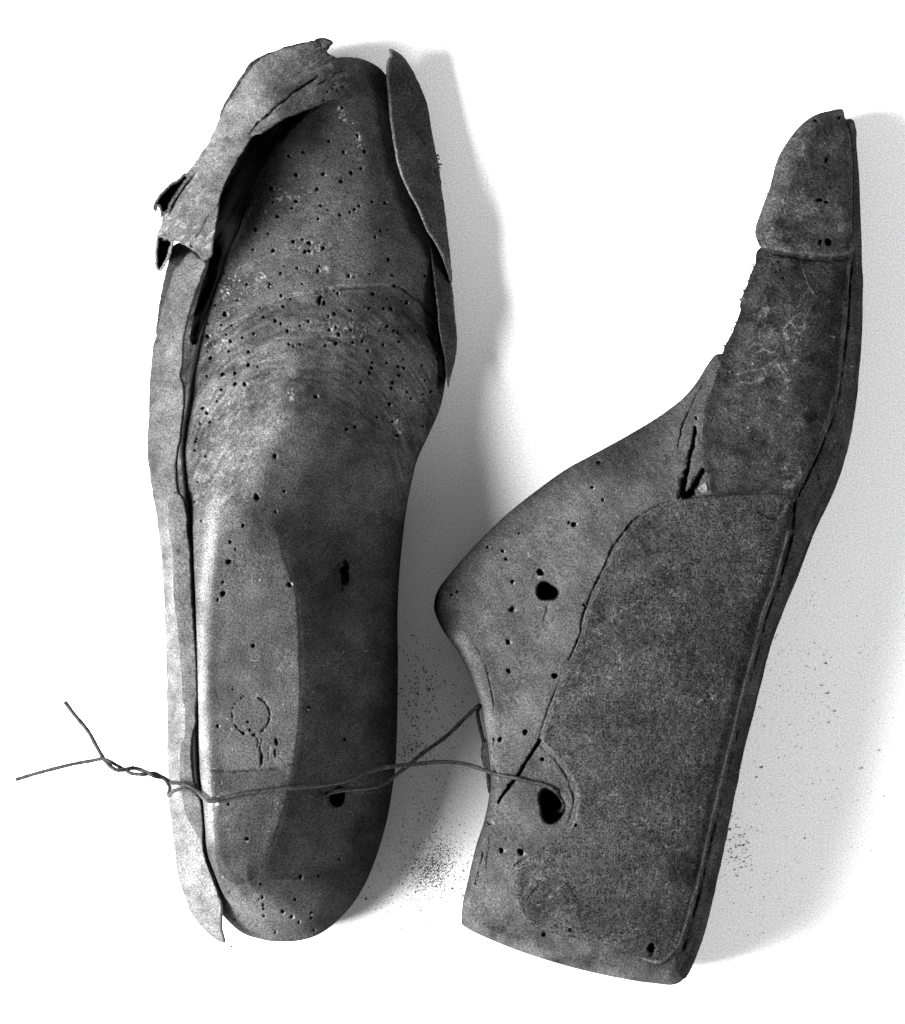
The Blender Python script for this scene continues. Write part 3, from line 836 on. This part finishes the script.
Q = [(770, 492), (745, 493), (722, 495), (706, 495), (691, 498), (671, 504), (652, 512), (640, 518), (631, 527), (624, 536), (617, 545), (609, 560), (602, 576), (596, 590), (590, 603), (585, 620), (580, 638), (572, 660),
     (563, 679), (555, 698), (548, 717), (541, 738), (546, 747), (553, 755), (562, 764), (569, 775), (575, 787), (577, 799), (576, 812), (572, 824), (563, 834), (552, 842), (540, 850), (527, 857), (517, 866), (514, 876), (515, 887),
     (516, 902), (522, 917), (536, 928), (555, 934), (575, 938), (600, 943), (628, 953), (648, 962), (662, 964), (672, 955), (680, 945),
     (688, 920), (697, 890), (703, 866), (711, 829), (717, 803), (724, 775), (735, 731), (746, 684), (756, 647), (764, 614), (776, 582), (788, 539), (792, 515), (793, 500), (785, 493)]
VP = [(760, 248), (755, 263), (748, 282), (741, 299), (739.5, 314), (732, 332), (723, 351), (718, 370), (712, 388), (705, 402), (702.5, 421), (701.5, 449), (704, 468), (709, 479), (711, 492),
      (725, 500), (745, 500), (770, 500), (792, 500), (800, 486), (811, 465), (822, 437), (833, 408), (840, 370), (845.5, 321), (848.5, 278), (851, 256), (835, 248), (800, 244)]
QC = jitter(curve(Q, n=4), 0.8, 5, 23); VC = jitter(curve(VP, n=4), 1.4, 4, 25)


def sunk(x, y):
    k = 0
    for P in (QC, VC):
        k = np.maximum(k, sstep(1.2, 4.0, sdf(x, y, P[::2]).astype(float)))
    return k


def top_R(x, y, d):
    z = field_R(x, y, d)
    s = (x * 0.55 + y * 0.83)
    z = z + 1.4 * fbm(x, y, 60, 205, 3) + 0.5 * fbm(x, y, 8, 209, 3) + 0.12 * (lattice_noise((x * 0.83 - y * 0.55), s * 0.12, 2.6, 210) - 0.5)
    z = z - 10 * sunk(x, y)
    z = pits(x, y, z, HOLES_R, 11); z = pits(x, y, z, BIG_R, 14)
    return lines(x, y, z, LINES_R)


def tone_R(x, y, d):
    t = 1 + 0.25 * fbm(x, y, 110, 221, 4) + 0.2 * fbm(x, y, 12, 222, 3)
    t += 0.25 * (lattice_noise((x * 0.83 - y * 0.55), (x * 0.55 + y * 0.83) * 0.1, 2.6, 224) - 0.5)
    t *= 1 - 0.45 * np.exp(-((x - 440) / 28) ** 2 - ((y - 612) / 36) ** 2)      # greasy dark stain on the cone point
    t = lit_lips(x, y, t, HOLES_R, 0.5, 4.0)
    t += 1.2 * np.exp(-((x - 552.5) / 2.2) ** 2 - ((y - 806) / 14) ** 2) * 0
    dd = seg_dist(x.astype(np.float32), y.astype(np.float32), curve([(458, 640), (470, 662), (480, 690), (486, 715), (489, 760)], False, 4), False)
    t *= 1 + 1.8 * np.exp(-(dd / 6.5) ** 2)                                           # light painted on the left-facing back bevel
    t *= 1 + 0.8 * fbm(x, y, 16, 226, 3) * sstep(905, 930, y + 0.1 * (x - 470))
    t *= 1 + 1.0 * (1 - sstep(2, 13, d)) * sstep(915, 935, y + 0.1 * (x - 470)) * (1 - sstep(610, 680, x))  # light along the lower heel rim painted into the tone
    t += 0.9 * sstep(0.91, 0.97, lattice_noise(x, y, 2.4, 78)) * sstep(-0.2, 0.4, fbm(x, y, 50, 225, 3))
    return np.clip(t, 0.25, 3)


def bot_R(x, y, d):
    return 0.5 + sample(RIM_R, x, y) * (1 - edge(d / 34))


relief('body', BODY_R, 0.8, top_R, bot_R, M_WOOD2, right, tone_R)

# ---- quarter leather


def top_Q(x, y, d):
    z = base_R(x, y)
    e = edge(d / 3.5)
    z = z - 1 + 6.5 * e + 1.0 * fbm(x, y, 30, 231, 3) + (0.45 * fbm(x, y, 3.2, 233, 3) + 0.5 * fbm(x, y, 9, 235, 2)) * e
    z = lines(x, y, z, [([(556, 926), (575, 930), (598, 931)], 1.6, 3), ([(650, 955), (655, 948)], 1.8, 5), ([(705, 690), (712, 700)], 1, 2), ([(760, 512), (776, 518), (783, 506)], 2.0, 3),
                        ([(522, 892), (530, 880), (541, 873)], 1.0, 2), ([(528, 900), (538, 888), (550, 882)], 1.0, 2), ([(536, 906), (546, 898), (553, 890)], 1.0, 2), ([(545, 868), (556, 865), (568, 868)], 1.0, 1.5)])
    return pits(x, y, z, [(651, 948, 4.2, 4.4), (570, 930, 1.5), (624, 966, 1.7), (576, 825, 1.6)], 9)


def tone_Q(x, y, d):
    t = 1 + 0.28 * fbm(x, y, 80, 241, 4) + 0.45 * fbm(x, y, 5, 243, 3)
    heel = sstep(905, 945, y + 0.25 * (600 - x)) * (1 - 0.8 * sstep(640, 690, x))
    t += 0.7 * heel * (0.6 + 0.6 * fbm(x, y, 14, 245, 3))
    t += 0.35 * np.exp(-((x - 585) / 40) ** 2 - ((y - 860) / 30) ** 2)
    for cx, cy, r in ((663, 904, 8), (709, 669, 6), (745, 545, 7), (690, 770, 9), (670, 850, 14), (740, 505, 6), (680, 808, 6), (612, 800, 9)):
        rr = np.hypot(x - cx, (y - cy))
        t += 0.7 * np.exp(-((rr - r * 0.7) / 1.8) ** 2) * np.clip(0.3 + fbm(x, y, 5, int(cx), 3), 0, 1)
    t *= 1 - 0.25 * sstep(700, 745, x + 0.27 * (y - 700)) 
    t += 2.2 * np.exp(-((d - 1.6) / 1.3) ** 2) * (x > 700 - 0.27 * (y - 800) - 14) * (y > 530)
    t += 0.8 * np.exp(-((d - 1.5) / 1.6) ** 2) * (x < 700) * np.clip(0.5 + fbm(x, y, 16, 247, 2), 0, 1)
    for pts in ([(640, 600), (620, 612), (606, 622)], [(676, 830), (684, 822), (690, 812)], [(700, 700), (712, 698), (720, 690)], [(530, 885), (540, 872), (556, 870), (565, 880)],
                [(524, 895), (534, 880), (548, 878)], [(536, 900), (552, 896), (560, 884)], [(664, 846), (676, 850), (690, 846)], [(674, 946), (677, 938), (679, 932)]):
        dd = seg_dist(x.astype(np.float32), y.astype(np.float32), curve(pts, False, 4), False)
        t += 1.5 * np.exp(-(dd / 1.0) ** 2) * np.clip(0.5 + 1.4 * fbm(x, y, 4, 249, 2), 0, 1.3)
    wm = np.abs(fbm(x, y, 9, 252, 2))
    t += 1.2 * (1 - sstep(0.0, 0.06, wm)) * np.clip(fbm(x, y, 45, 253, 3) + 0.1, 0, 1) * 1.6
    t -= 0.35 * sstep(0.1, 0.5, fbm(x, y, 50, 254, 3))
    t += 0.55 * np.clip(fbm(x, y, 38, 248, 3), 0, 1) * sstep(0.5, 0.85, lattice_noise(x, y, 2.1, 250)) * 2
    t += 0.5 * np.exp(-((np.hypot(x - 553, y - 803) - 24) / 5) ** 2) * (x > 553)
    return np.clip(t, 0.25, 4)


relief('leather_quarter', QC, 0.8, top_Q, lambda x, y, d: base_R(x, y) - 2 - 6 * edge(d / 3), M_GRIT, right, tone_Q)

# ---- vamp leather


def top_V(x, y, d):
    e = edge(d / 3.0)
    z = base_R(x, y) - 1 + 4.5 * e + 1.2 * fbm(x, y, 24, 251, 3) + (0.5 * fbm(x, y, 4, 253, 3)) * e
    z = lines(x, y, z, [([(758, 248), (776, 253.5), (795, 257), (815, 259), (834, 260), (853, 257)], 2.0, 9)])
    st = [(763 + 3.6 * k - 0.1 * k * k, 258 + 7 * math.sin(k * 2.1) + 2 * k, 1.0) for k in range(8)]
    return pits(x, y, z, st, 4)


def tone_V(x, y, d):
    t = 0.9 + 0.35 * fbm(x, y, 60, 261, 4) + 0.3 * fbm(x, y, 6, 263, 3)
    cru = sstep(0.28, 0.6, fbm(x, y, 22, 265, 4) + 0.25 * fbm(x, y, 4, 266, 2))
    t += 2.0 * cru * (0.4 + sstep(0.4, 0.8, lattice_noise(x, y, 2.1, 268)))
    wm = np.abs(fbm(x, y, 11, 269, 2))
    t += 2.2 * (1 - sstep(0.0, 0.07, wm)) * np.exp(-((x - 785) / 32) ** 2 - ((y - 340) / 45) ** 2)
    t -= 0.35 * sstep(0.1, 0.5, fbm(x, y, 34, 270, 3))
    for cx, cy, r in ((797, 421, 6), (801, 424, 5), (790, 417, 4), (766, 373, 3.5), (827, 301, 4), (795, 360, 3), (707, 420, 6), (789, 330, 9), (775, 335, 7), (760, 380, 5)):
        t += 1.7 * np.exp(-((x - cx) ** 2 + (y - cy) ** 2) / r ** 2) * np.clip(0.35 + 1.2 * fbm(x, y, 5, 267, 3), 0, 1.3)
    for pts in ([(736, 375), (748, 371), (762, 368), (775, 361), (782, 352)], [(740, 382), (752, 383), (764, 378)], [(803, 268), (806, 280), (812, 292), (817, 297)], [(748, 349), (755, 344), (762, 345)],
                [(756, 353), (764, 350), (771, 353)], [(789, 322), (797, 316), (805, 324), (799, 333), (790, 330)]):
        dd = seg_dist(x.astype(np.float32), y.astype(np.float32), curve(pts, False, 4), False)
        t += 1.3 * np.exp(-(dd / 0.9) ** 2)
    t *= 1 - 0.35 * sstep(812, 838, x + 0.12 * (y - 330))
    t *= 1 - 0.3 * (1 - sstep(4, 20, d)) * (x < 790)  # left rim darkened in tone to offset the key light on it
    t += 1.0 * np.exp(-((d - 1.5) / 1.3) ** 2) * (x > 800)
    return np.clip(t, .3, 4)


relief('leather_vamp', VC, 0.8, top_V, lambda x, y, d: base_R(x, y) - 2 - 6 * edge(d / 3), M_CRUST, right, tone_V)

# ---- toe cap
TC = [(761, 247), (756, 237), (755.5, 228), (762, 208), (770, 187), (776.5, 162), (787, 142), (801, 125), (814, 115.5), (830, 110.5), (842, 109.5), (845, 118), (848, 134), (852, 162), (851.5, 194),
      (853, 241), (852, 253), (834, 257), (815, 256), (795, 254), (776, 251)]


def top_T(x, y, d):
    e = edge(d / 5.0)
    z = base_R(x, y) - 1 + 13 * edge(d / 3.2) + 3 * edge(d / 9) + 1.6 * fbm(x, y, 20, 271, 3) + 0.6 * fbm(x, y, 4, 273, 3) * e
    z = pits(x, y, z, [(826, 160, 2.0, 3.2), (819, 200, 3.6, 1.6), (826, 202, 2.6, 1.6), (828, 242, 4.2, 3.6), (820, 242, 2.2, 3), (816, 121, 3.2, 1.6), (838, 118, 2)], 7)
    z = pits(x, y, z, [(822, 158, 15, 12)], 0.35) 
    return lines(x, y, z, [([(795, 240), (778, 238), (765, 228)], 1.4, 1.2), ([(808, 125), (795, 140), (785, 160), (780, 185)], 1.6, 1.6)])


def tone_T(x, y, d):
    t = 1.15 + 0.3 * fbm(x, y, 40, 281, 4) + 0.3 * fbm(x, y, 5, 283, 3)
    for cx, cy, r in ((803, 245, 6), (838, 208, 7), (806, 212, 8), (835, 146, 5), (842, 226, 7), (826, 173, 2), (829, 244, 2), (780, 212, 5), (838, 114, 5), (812, 208, 7), (795, 216, 5)):
        t += 1.5 * np.exp(-((x - cx) ** 2 + (y - cy) ** 2) / r ** 2) * np.clip(0.4 + fbm(x, y, 4, 285, 3), 0, 1.3)
    t *= 1 + 0.5 * (1 - sstep(2, 15, d)) * (1 - sstep(800, 835, x))  # light painted on the left-facing rim of the cap
    t += 0.8 * np.exp(-((d - 1.5) / 1.4) ** 2) * sstep(243, 250, y)
    t += 1.6 * sstep(0.25, 0.5, fbm(x, y, 13, 287, 4)) * sstep(0.45, 0.8, lattice_noise(x, y, 2.0, 288))
    t -= 0.5 * sstep(0.2, 0.5, fbm(x, y, 17, 289, 3))
    return np.clip(t, .3, 4)


relief('toe_cap', jitter(curve(TC, n=5), 0.5, 6, 27), 0.7, top_T, lambda x, y, d: base_R(x, y) - 1 - 2 * edge(d / 3), M_CRUST, right, tone_T)

# ---- insole strip along the sole edge
IN = [(847, 119.5), (853, 120), (856, 128), (857, 147), (860, 194), (862, 256), (863, 286), (862, 333), (859.5, 370), (855, 412), (848, 449), (835, 489), (818, 525), (809, 547), (797, 579),
      (784, 610), (772, 642), (764, 672), (753, 717), (744, 751), (736, 791), (727, 836), (720, 868), (713, 900), (704, 935), (693, 965), (684, 979),
      (677, 968), (682, 940), (693, 905), (701, 866), (709, 829), (721, 777), (732, 732), (743, 686), (753, 650), (761, 616), (773, 584), (785, 541), (789, 515), (797, 488),
      (817, 437), (829, 404), (836, 370), (841.5, 321), (845, 278), (848, 256), (852, 240), (853, 200), (853, 165), (851, 140), (847.5, 126)]


def top_I(x, y, d):
    z = base_R(x, y) - 1 + 5 * edge(d / 2.5) + 0.8 * fbm(x, y, 14, 291, 3)
    z = lines(x, y, z, [([(794, 500), (790, 541), (778, 582), (766, 614), (758, 648), (748, 685), (737, 731), (726, 776), (713, 829), (705, 866), (692, 917), (682, 950)], 2.4, 12, 1),
                        ([(852, 256), (849.5, 279), (847, 321), (841.5, 370), (834.5, 409), (823.5, 438), (812, 466), (798, 495)], 2.2, 11, 1),
                        ([(858, 300), (856, 350), (850, 400), (838, 455), (820, 500)], 0.8, 2.5), ([(800, 560), (786, 598), (774, 630)], 0.8, 2), ([(745, 730), (736, 775), (728, 815)], 0.8, 2.5)])
    u = sample(D_full, x, y)
    z = z + 1.2 * (lattice_noise(u, y * 0.06, 2.3, 293) - 0.5)
    hs = [(853, 126, 2.4, 3.5), (855.5, 152, 1.6), (857, 181, 1.5), (857, 190, 1.3), (858, 217, 1.3), (859, 233, 1.5), (762, 631, 2.2), (765, 636, 1.5), (775, 612, 1.4), (829, 418, 1.5), (845, 412, 1.2),
          (801, 551, 1.3), (820, 487, 1.2, 3), (818, 478, 1.2, 3), (833, 448, 1.2), (832, 455, 1.2)]
    for k in range(26):
        yy = 300 + k * 25 + 9 * math.sin(k * 2.3)
        xx = np.interp(yy, [300, 412, 489, 547, 610, 717, 836, 960], [857, 850, 826, 802, 777, 748, 722, 690]) + 3.5 * math.sin(k * 5.1)
        hs.append((xx, yy, 1.1 + 0.3 * math.sin(k)))
    return pits(x, y, z, hs, 6)


relief('insole', jitter(curve(IN, n=4), 0.7, 5, 29), 0.7, top_I, lambda x, y, d: base_R(x, y) - 1 - 2 * edge(d / 3), M_CRUST, right,
       lambda x, y, d: np.clip(0.95 + 0.3 * fbm(x, y, 25, 295, 3) + 0.5 * (lattice_noise(sample(D_full, x, y), y * 0.05, 2.2, 297) - 0.5), .3, 3))

# small extras on the right last
CH = [(699, 494), (698, 488), (702, 482), (706, 480), (709, 485), (709, 493), (704, 496)]
relief('wood_splinter', curve(CH), 0.5, lambda x, y, d: base_R(x, y) - 8 + 8 * edge(d / 3) + 2 * fbm(x, y, 4, 298, 2), lambda x, y, d: base_R(x, y) - 10, M_CHIP, right,
       lambda x, y, d: np.clip(0.8 + 0.4 * fbm(x, y, 4, 299, 3), .2, 2))
TG = [(484, 741), (489, 737), (492.5, 740), (493.5, 755), (493, 766), (489, 772), (484.5, 768), (481, 759), (481, 749)]
relief('leather_scrap', jitter(curve(TG), 0.8, 4, 31), 0.5, lambda x, y, d: 118 + 8 * edge(d / 4) + 2 * fbm(x, y, 5, 301, 3) + 1.6 * (x - 480), lambda x, y, d: 112 + 1.6 * (x - 480), M_GRIT, right)

# ================================================================== WIRE
wire = props(empty('tie_wire', 300, 780), 'thin twisted iron wire running across both lasts, two loose ends splayed out to the left', 'wire')
A = [(65, 702, 178), (74, 714, 182), (88, 731, 188), (95, 743.5, 192), (103, 757.5, 196), (109, 765, 199), (117, 770, 202), (127, 769, 200), (133, 768, 196), (140, 769.5, 194), (146, 772, 198), (152, 775, 202), (158, 777, 200), (163, 777.5, 197),
     (167, 780, 196), (171, 782.5, 202), (178, 783, 211), (189, 786, 219), (198, 792, 226), (203, 797, 262), (207, 800, 296), (212, 801, 301), (224, 798.5, 301.5), (242, 794, 303), (265, 791, 303), (291, 788, 302), (312, 786, 292), (330, 783.5, 275), (344, 781, 262),
     (356, 776, 250), (366, 772, 242), (380, 768.5, 230), (394, 766, 220), (409, 765, 208), (425, 763, 196), (440, 762, 188), (455, 762.5, 184), (469, 765, 184), (480, 768.5, 188), (487, 771, 194), (496, 774, 197), (513, 777.5, 197.5), (531, 782, 198),
     (541, 784, 199), (549, 787, 199), (556, 791.5, 198), (561, 797.5, 196), (564, 804, 192), (562, 810, 180), (556, 813, 165)]
B = [(16, 779.6, 182), (38, 773, 186), (69, 765, 192), (90, 761, 196), (102, 759, 200), (109, 761, 203), (118, 766, 198), (124.5, 769.5, 195), (132, 773.5, 199), (142, 774.5, 202), (148, 774, 199), (152, 773, 195), (158, 774.5, 194), (163, 778, 198), (168, 783.5, 200),
     (169.5, 788, 180), (168.5, 793, 165), (169, 796, 172), (170.5, 794, 184), (174, 791, 198), (182, 789, 212), (190, 790.5, 219), (197, 795, 223), (200, 797, 205), (203, 798, 178)]
C = [(326, 794, 222), (332, 792, 238), (340, 790.5, 240), (351, 789, 230), (364, 788, 214), (377, 786, 198), (386, 782, 188), (394, 776.5, 180), (409, 765, 170), (423, 753, 160), (440, 741, 150), (452, 731, 142),
     (465, 718, 136), (473, 710.5, 132), (477.5, 706.5, 130), (479.5, 706, 126), (477.5, 712, 122), (478.5, 720, 116), (481, 731, 112), (483.5, 741, 108), (487, 752, 106), (487.5, 763, 112), (488, 775, 118), (489, 786, 122), (490, 792, 118)]
A = [(x, y, base_R(np.array([float(x)]), np.array([float(y)]))[0] + 3.2) if 494 < x < 558 and y < 797 else (x, y, z) for x, y, z in A]
A[-4:] = [(561, 797.5, 208), (564, 804, 203), (562, 810, 196), (556, 813, 186)]
for nm, pts, r in (('wire_strand', A, 2.0), ('wire_strand', B, 1.75), ('wire_strand', C, 1.95)):
    V, F = tube(pts, r)
    mesh_obj(nm, V, F, M_WIRE, wire)

# ================================================================== DUST
tet = np.array([(1, 1, 1), (1, -1, -1), (-1, 1, -1), (-1, -1, 1), (0, 0, 1.5), (0.4, -1.2, 0.3)]) * 0.6
tf = np.array([(0, 1, 4), (4, 1, 5), (5, 3, 4), (4, 3, 2), (4, 2, 0), (0, 2, 1), (1, 2, 3), (1, 3, 5)])
P = []


def cluster(cx, cy, sx, sy, n, s0, s1, ang=0):
    for _ in range(n):
        a, b = rng.normal(0, 1, 2)
        c, s = math.cos(ang), math.sin(ang)
        u, v = a * sx, b * sy
        P.append((cx + u * c - v * s, cy + u * s + v * c, s0 + (s1 - s0) * rng.random() ** 3))


cluster(418, 690, 14, 30, 420, 0.4, 1.5); cluster(411, 750, 7, 7, 300, 0.2, 1.2); cluster(440, 700, 16, 24, 160, 0.35, 1.4); cluster(432, 780, 20, 30, 300, 0.4, 1.2)
cluster(432, 870, 11, 15, 2400, 0.25, 0.8, 0.5); cluster(440, 860, 26, 26, 500, 0.35, 0.9); cluster(425, 860, 26, 34, 420, 0.4, 1.2); cluster(400, 905, 26, 16, 120, 0.3, 1.0)
cluster(738, 845, 8, 14, 120, 0.35, 1.3); cluster(760, 860, 40, 45, 110, 0.3, 0.9); cluster(785, 690, 40, 60, 220, 0.4, 1.0); cluster(815, 780, 45, 70, 110, 0.3, 0.9)
cluster(745, 900, 30, 30, 60, 0.3, 0.9); cluster(470, 700, 10, 60, 70, 0.3, 0.9); cluster(238, 948, 14, 4, 12, 0.5, 1.3); cluster(455, 890, 10, 18, 60, 0.35, 1.1)
P += [(828, 693, 1.5), (862, 768, 1.4), (762, 767, 1.8), (757, 777, 1.3), (835, 711, 1.4), (879, 750, 1.3), (826, 663, 1.5), (829, 722, 1.2), (822, 685, 1.2), (805, 838, 1.2), (884, 796, 1.0),
      (231, 946.5, 1.6), (246, 947, 1.5), (238, 951, 1.5), (245, 968, 1.6), (212, 963, 1.3), (169, 927, 1.1), (366, 899, 2.0), (780, 610, 1.2), (858, 800, 1.0), (300, 960, .7), (730, 829, 2.0), (463, 896, 1.6), (452, 888, 1.3)]
for _ in range(170):
    P.append((rng.uniform(700, 905), rng.uniform(560, 985), 0.3 + 0.5 * rng.random() ** 2))
P = np.array(P)
ok = (sdf(P[:, 0], P[:, 1], BODY_R) < 4) & (sdf(P[:, 0], P[:, 1], BODY_L) < 4)
P = P[ok]
VV = []; FF = []
for i, (x, y, s) in enumerate(P):
    q = rng.normal(0, 1, (3, 3)); q, _ = np.linalg.qr(q)
    v = (tet * (s, s * 0.8, s * 0.7)) @ q.T
    v[:, 2] += -v[:, 2].min() - 0.05
    VV.append(np.array([(x - CX), -(y - CY), 0]) * K + v * K)
    FF.append(tf + i * 6)
dust = mesh_obj('wood_dust', np.concatenate(VV), np.concatenate(FF), M_DUST, None, {'tone': np.ones(len(P) * 6)}, False)
props(dust, 'fine dark worm dust and crumbs scattered on the white paper beside the lasts', 'dust', None, 'stuff')

# crumbs stuck on the leather edges (parts of their lasts)


def crumbs(name, pts, parent, mat, s=1.4, n=5):
    V = []; F = []; k = 0
    for (x, y, z) in pts:
        for _ in range(n):
            q, _r = np.linalg.qr(rng.normal(0, 1, (3, 3)))
            v = (tet * s * (0.5 + rng.random())) @ q.T
            o = rng.normal(0, s * 0.9, 3)
            V.append(world_pts(np.array([x + o[0]]), np.array([y + o[1]]), np.array([z + o[2]]))[0] + v * K)
            F.append(tf + k * 6); k += 1
    return mesh_obj(name, np.concatenate(V), np.concatenate(F), mat, parent, {'tone': np.ones(k * 6)}, False)


crumbs('crumb', [(438, 157, 64), (439, 163, 64), (437, 168, 66), (435, 175, 75), (441, 182, 66), (439, 170, 66)], left, M_DARK, 1.3, 4)
crumbs('crumb', [(843, 109, 62)], right, M_DARK, 1.0, 2)
crumbs('crumb', [(767, 194, 82)], right, M_DARK, 1.1, 3)
rag = []
for (x0, y0), (x1, y1) in (((760, 250), (748, 281)), ((748, 281), (740, 302)), ((740, 314), (724, 350))):
    for k in range(9):
        f = k / 9
        rag.append((x0 + (x1 - x0) * f - 0.3 + rng.normal(0, 0.6), y0 + (y1 - y0) * f, 80))
crumbs('ragged_edge', rag, right, M_CRUST, 1.0, 2)
crumbs('ragged_edge', [(718 - 0.32 * k, 368 + 2.6 * k, base_R(np.array([718. - 0.32 * k]), np.array([368. + 2.6 * k]))[0] + 2) for k in range(30)], right, M_CRUST, 1.1, 3)

# ================================================================== LIGHT, CAMERA
w = bpy.data.worlds.new('World'); scene.world = w; w.use_nodes = True
bg = w.node_tree.nodes['Background']
bg.inputs['Color'].default_value = (1, 1, 1, 1)
bg.inputs['Strength'].default_value = 0.42


def area(name, loc, target, sx, sy, power):
    from mathutils import Vector
    l = bpy.data.lights.new(name, 'AREA'); l.shape = 'RECTANGLE'; l.size = sx; l.size_y = sy; l.energy = power
    o = bpy.data.objects.new(name, l); col.objects.link(o)
    o.location = loc
    o.rotation_euler = (Vector(target) - Vector(loc)).to_track_quat('-Z', 'Y').to_euler()
    return o


area('key_lamp', (-0.77, -0.14, 0.68), (0, 0, 0.03), 0.54, 0.54, 80)
area('fill_lamp', (0.95, 0.02, 0.62), (0, 0, 0.03), 0.5, 0.5, 11)


cam = bpy.data.cameras.new('camera')
co = bpy.data.objects.new('camera', cam); col.objects.link(co)
co.location = (0, 0, HC * K)
cam.sensor_fit = 'VERTICAL'
cam.sensor_height = 24
cam.lens = 24 * HC / H
cam.clip_start = 0.05; cam.clip_end = 20
scene.camera = co
scene.view_settings.view_transform = 'Standard'
scene.view_settings.look = 'None'
scene.view_settings.exposure = 0
scene.view_settings.gamma = 1
scene.render.resolution_x = W; scene.render.resolution_y = H
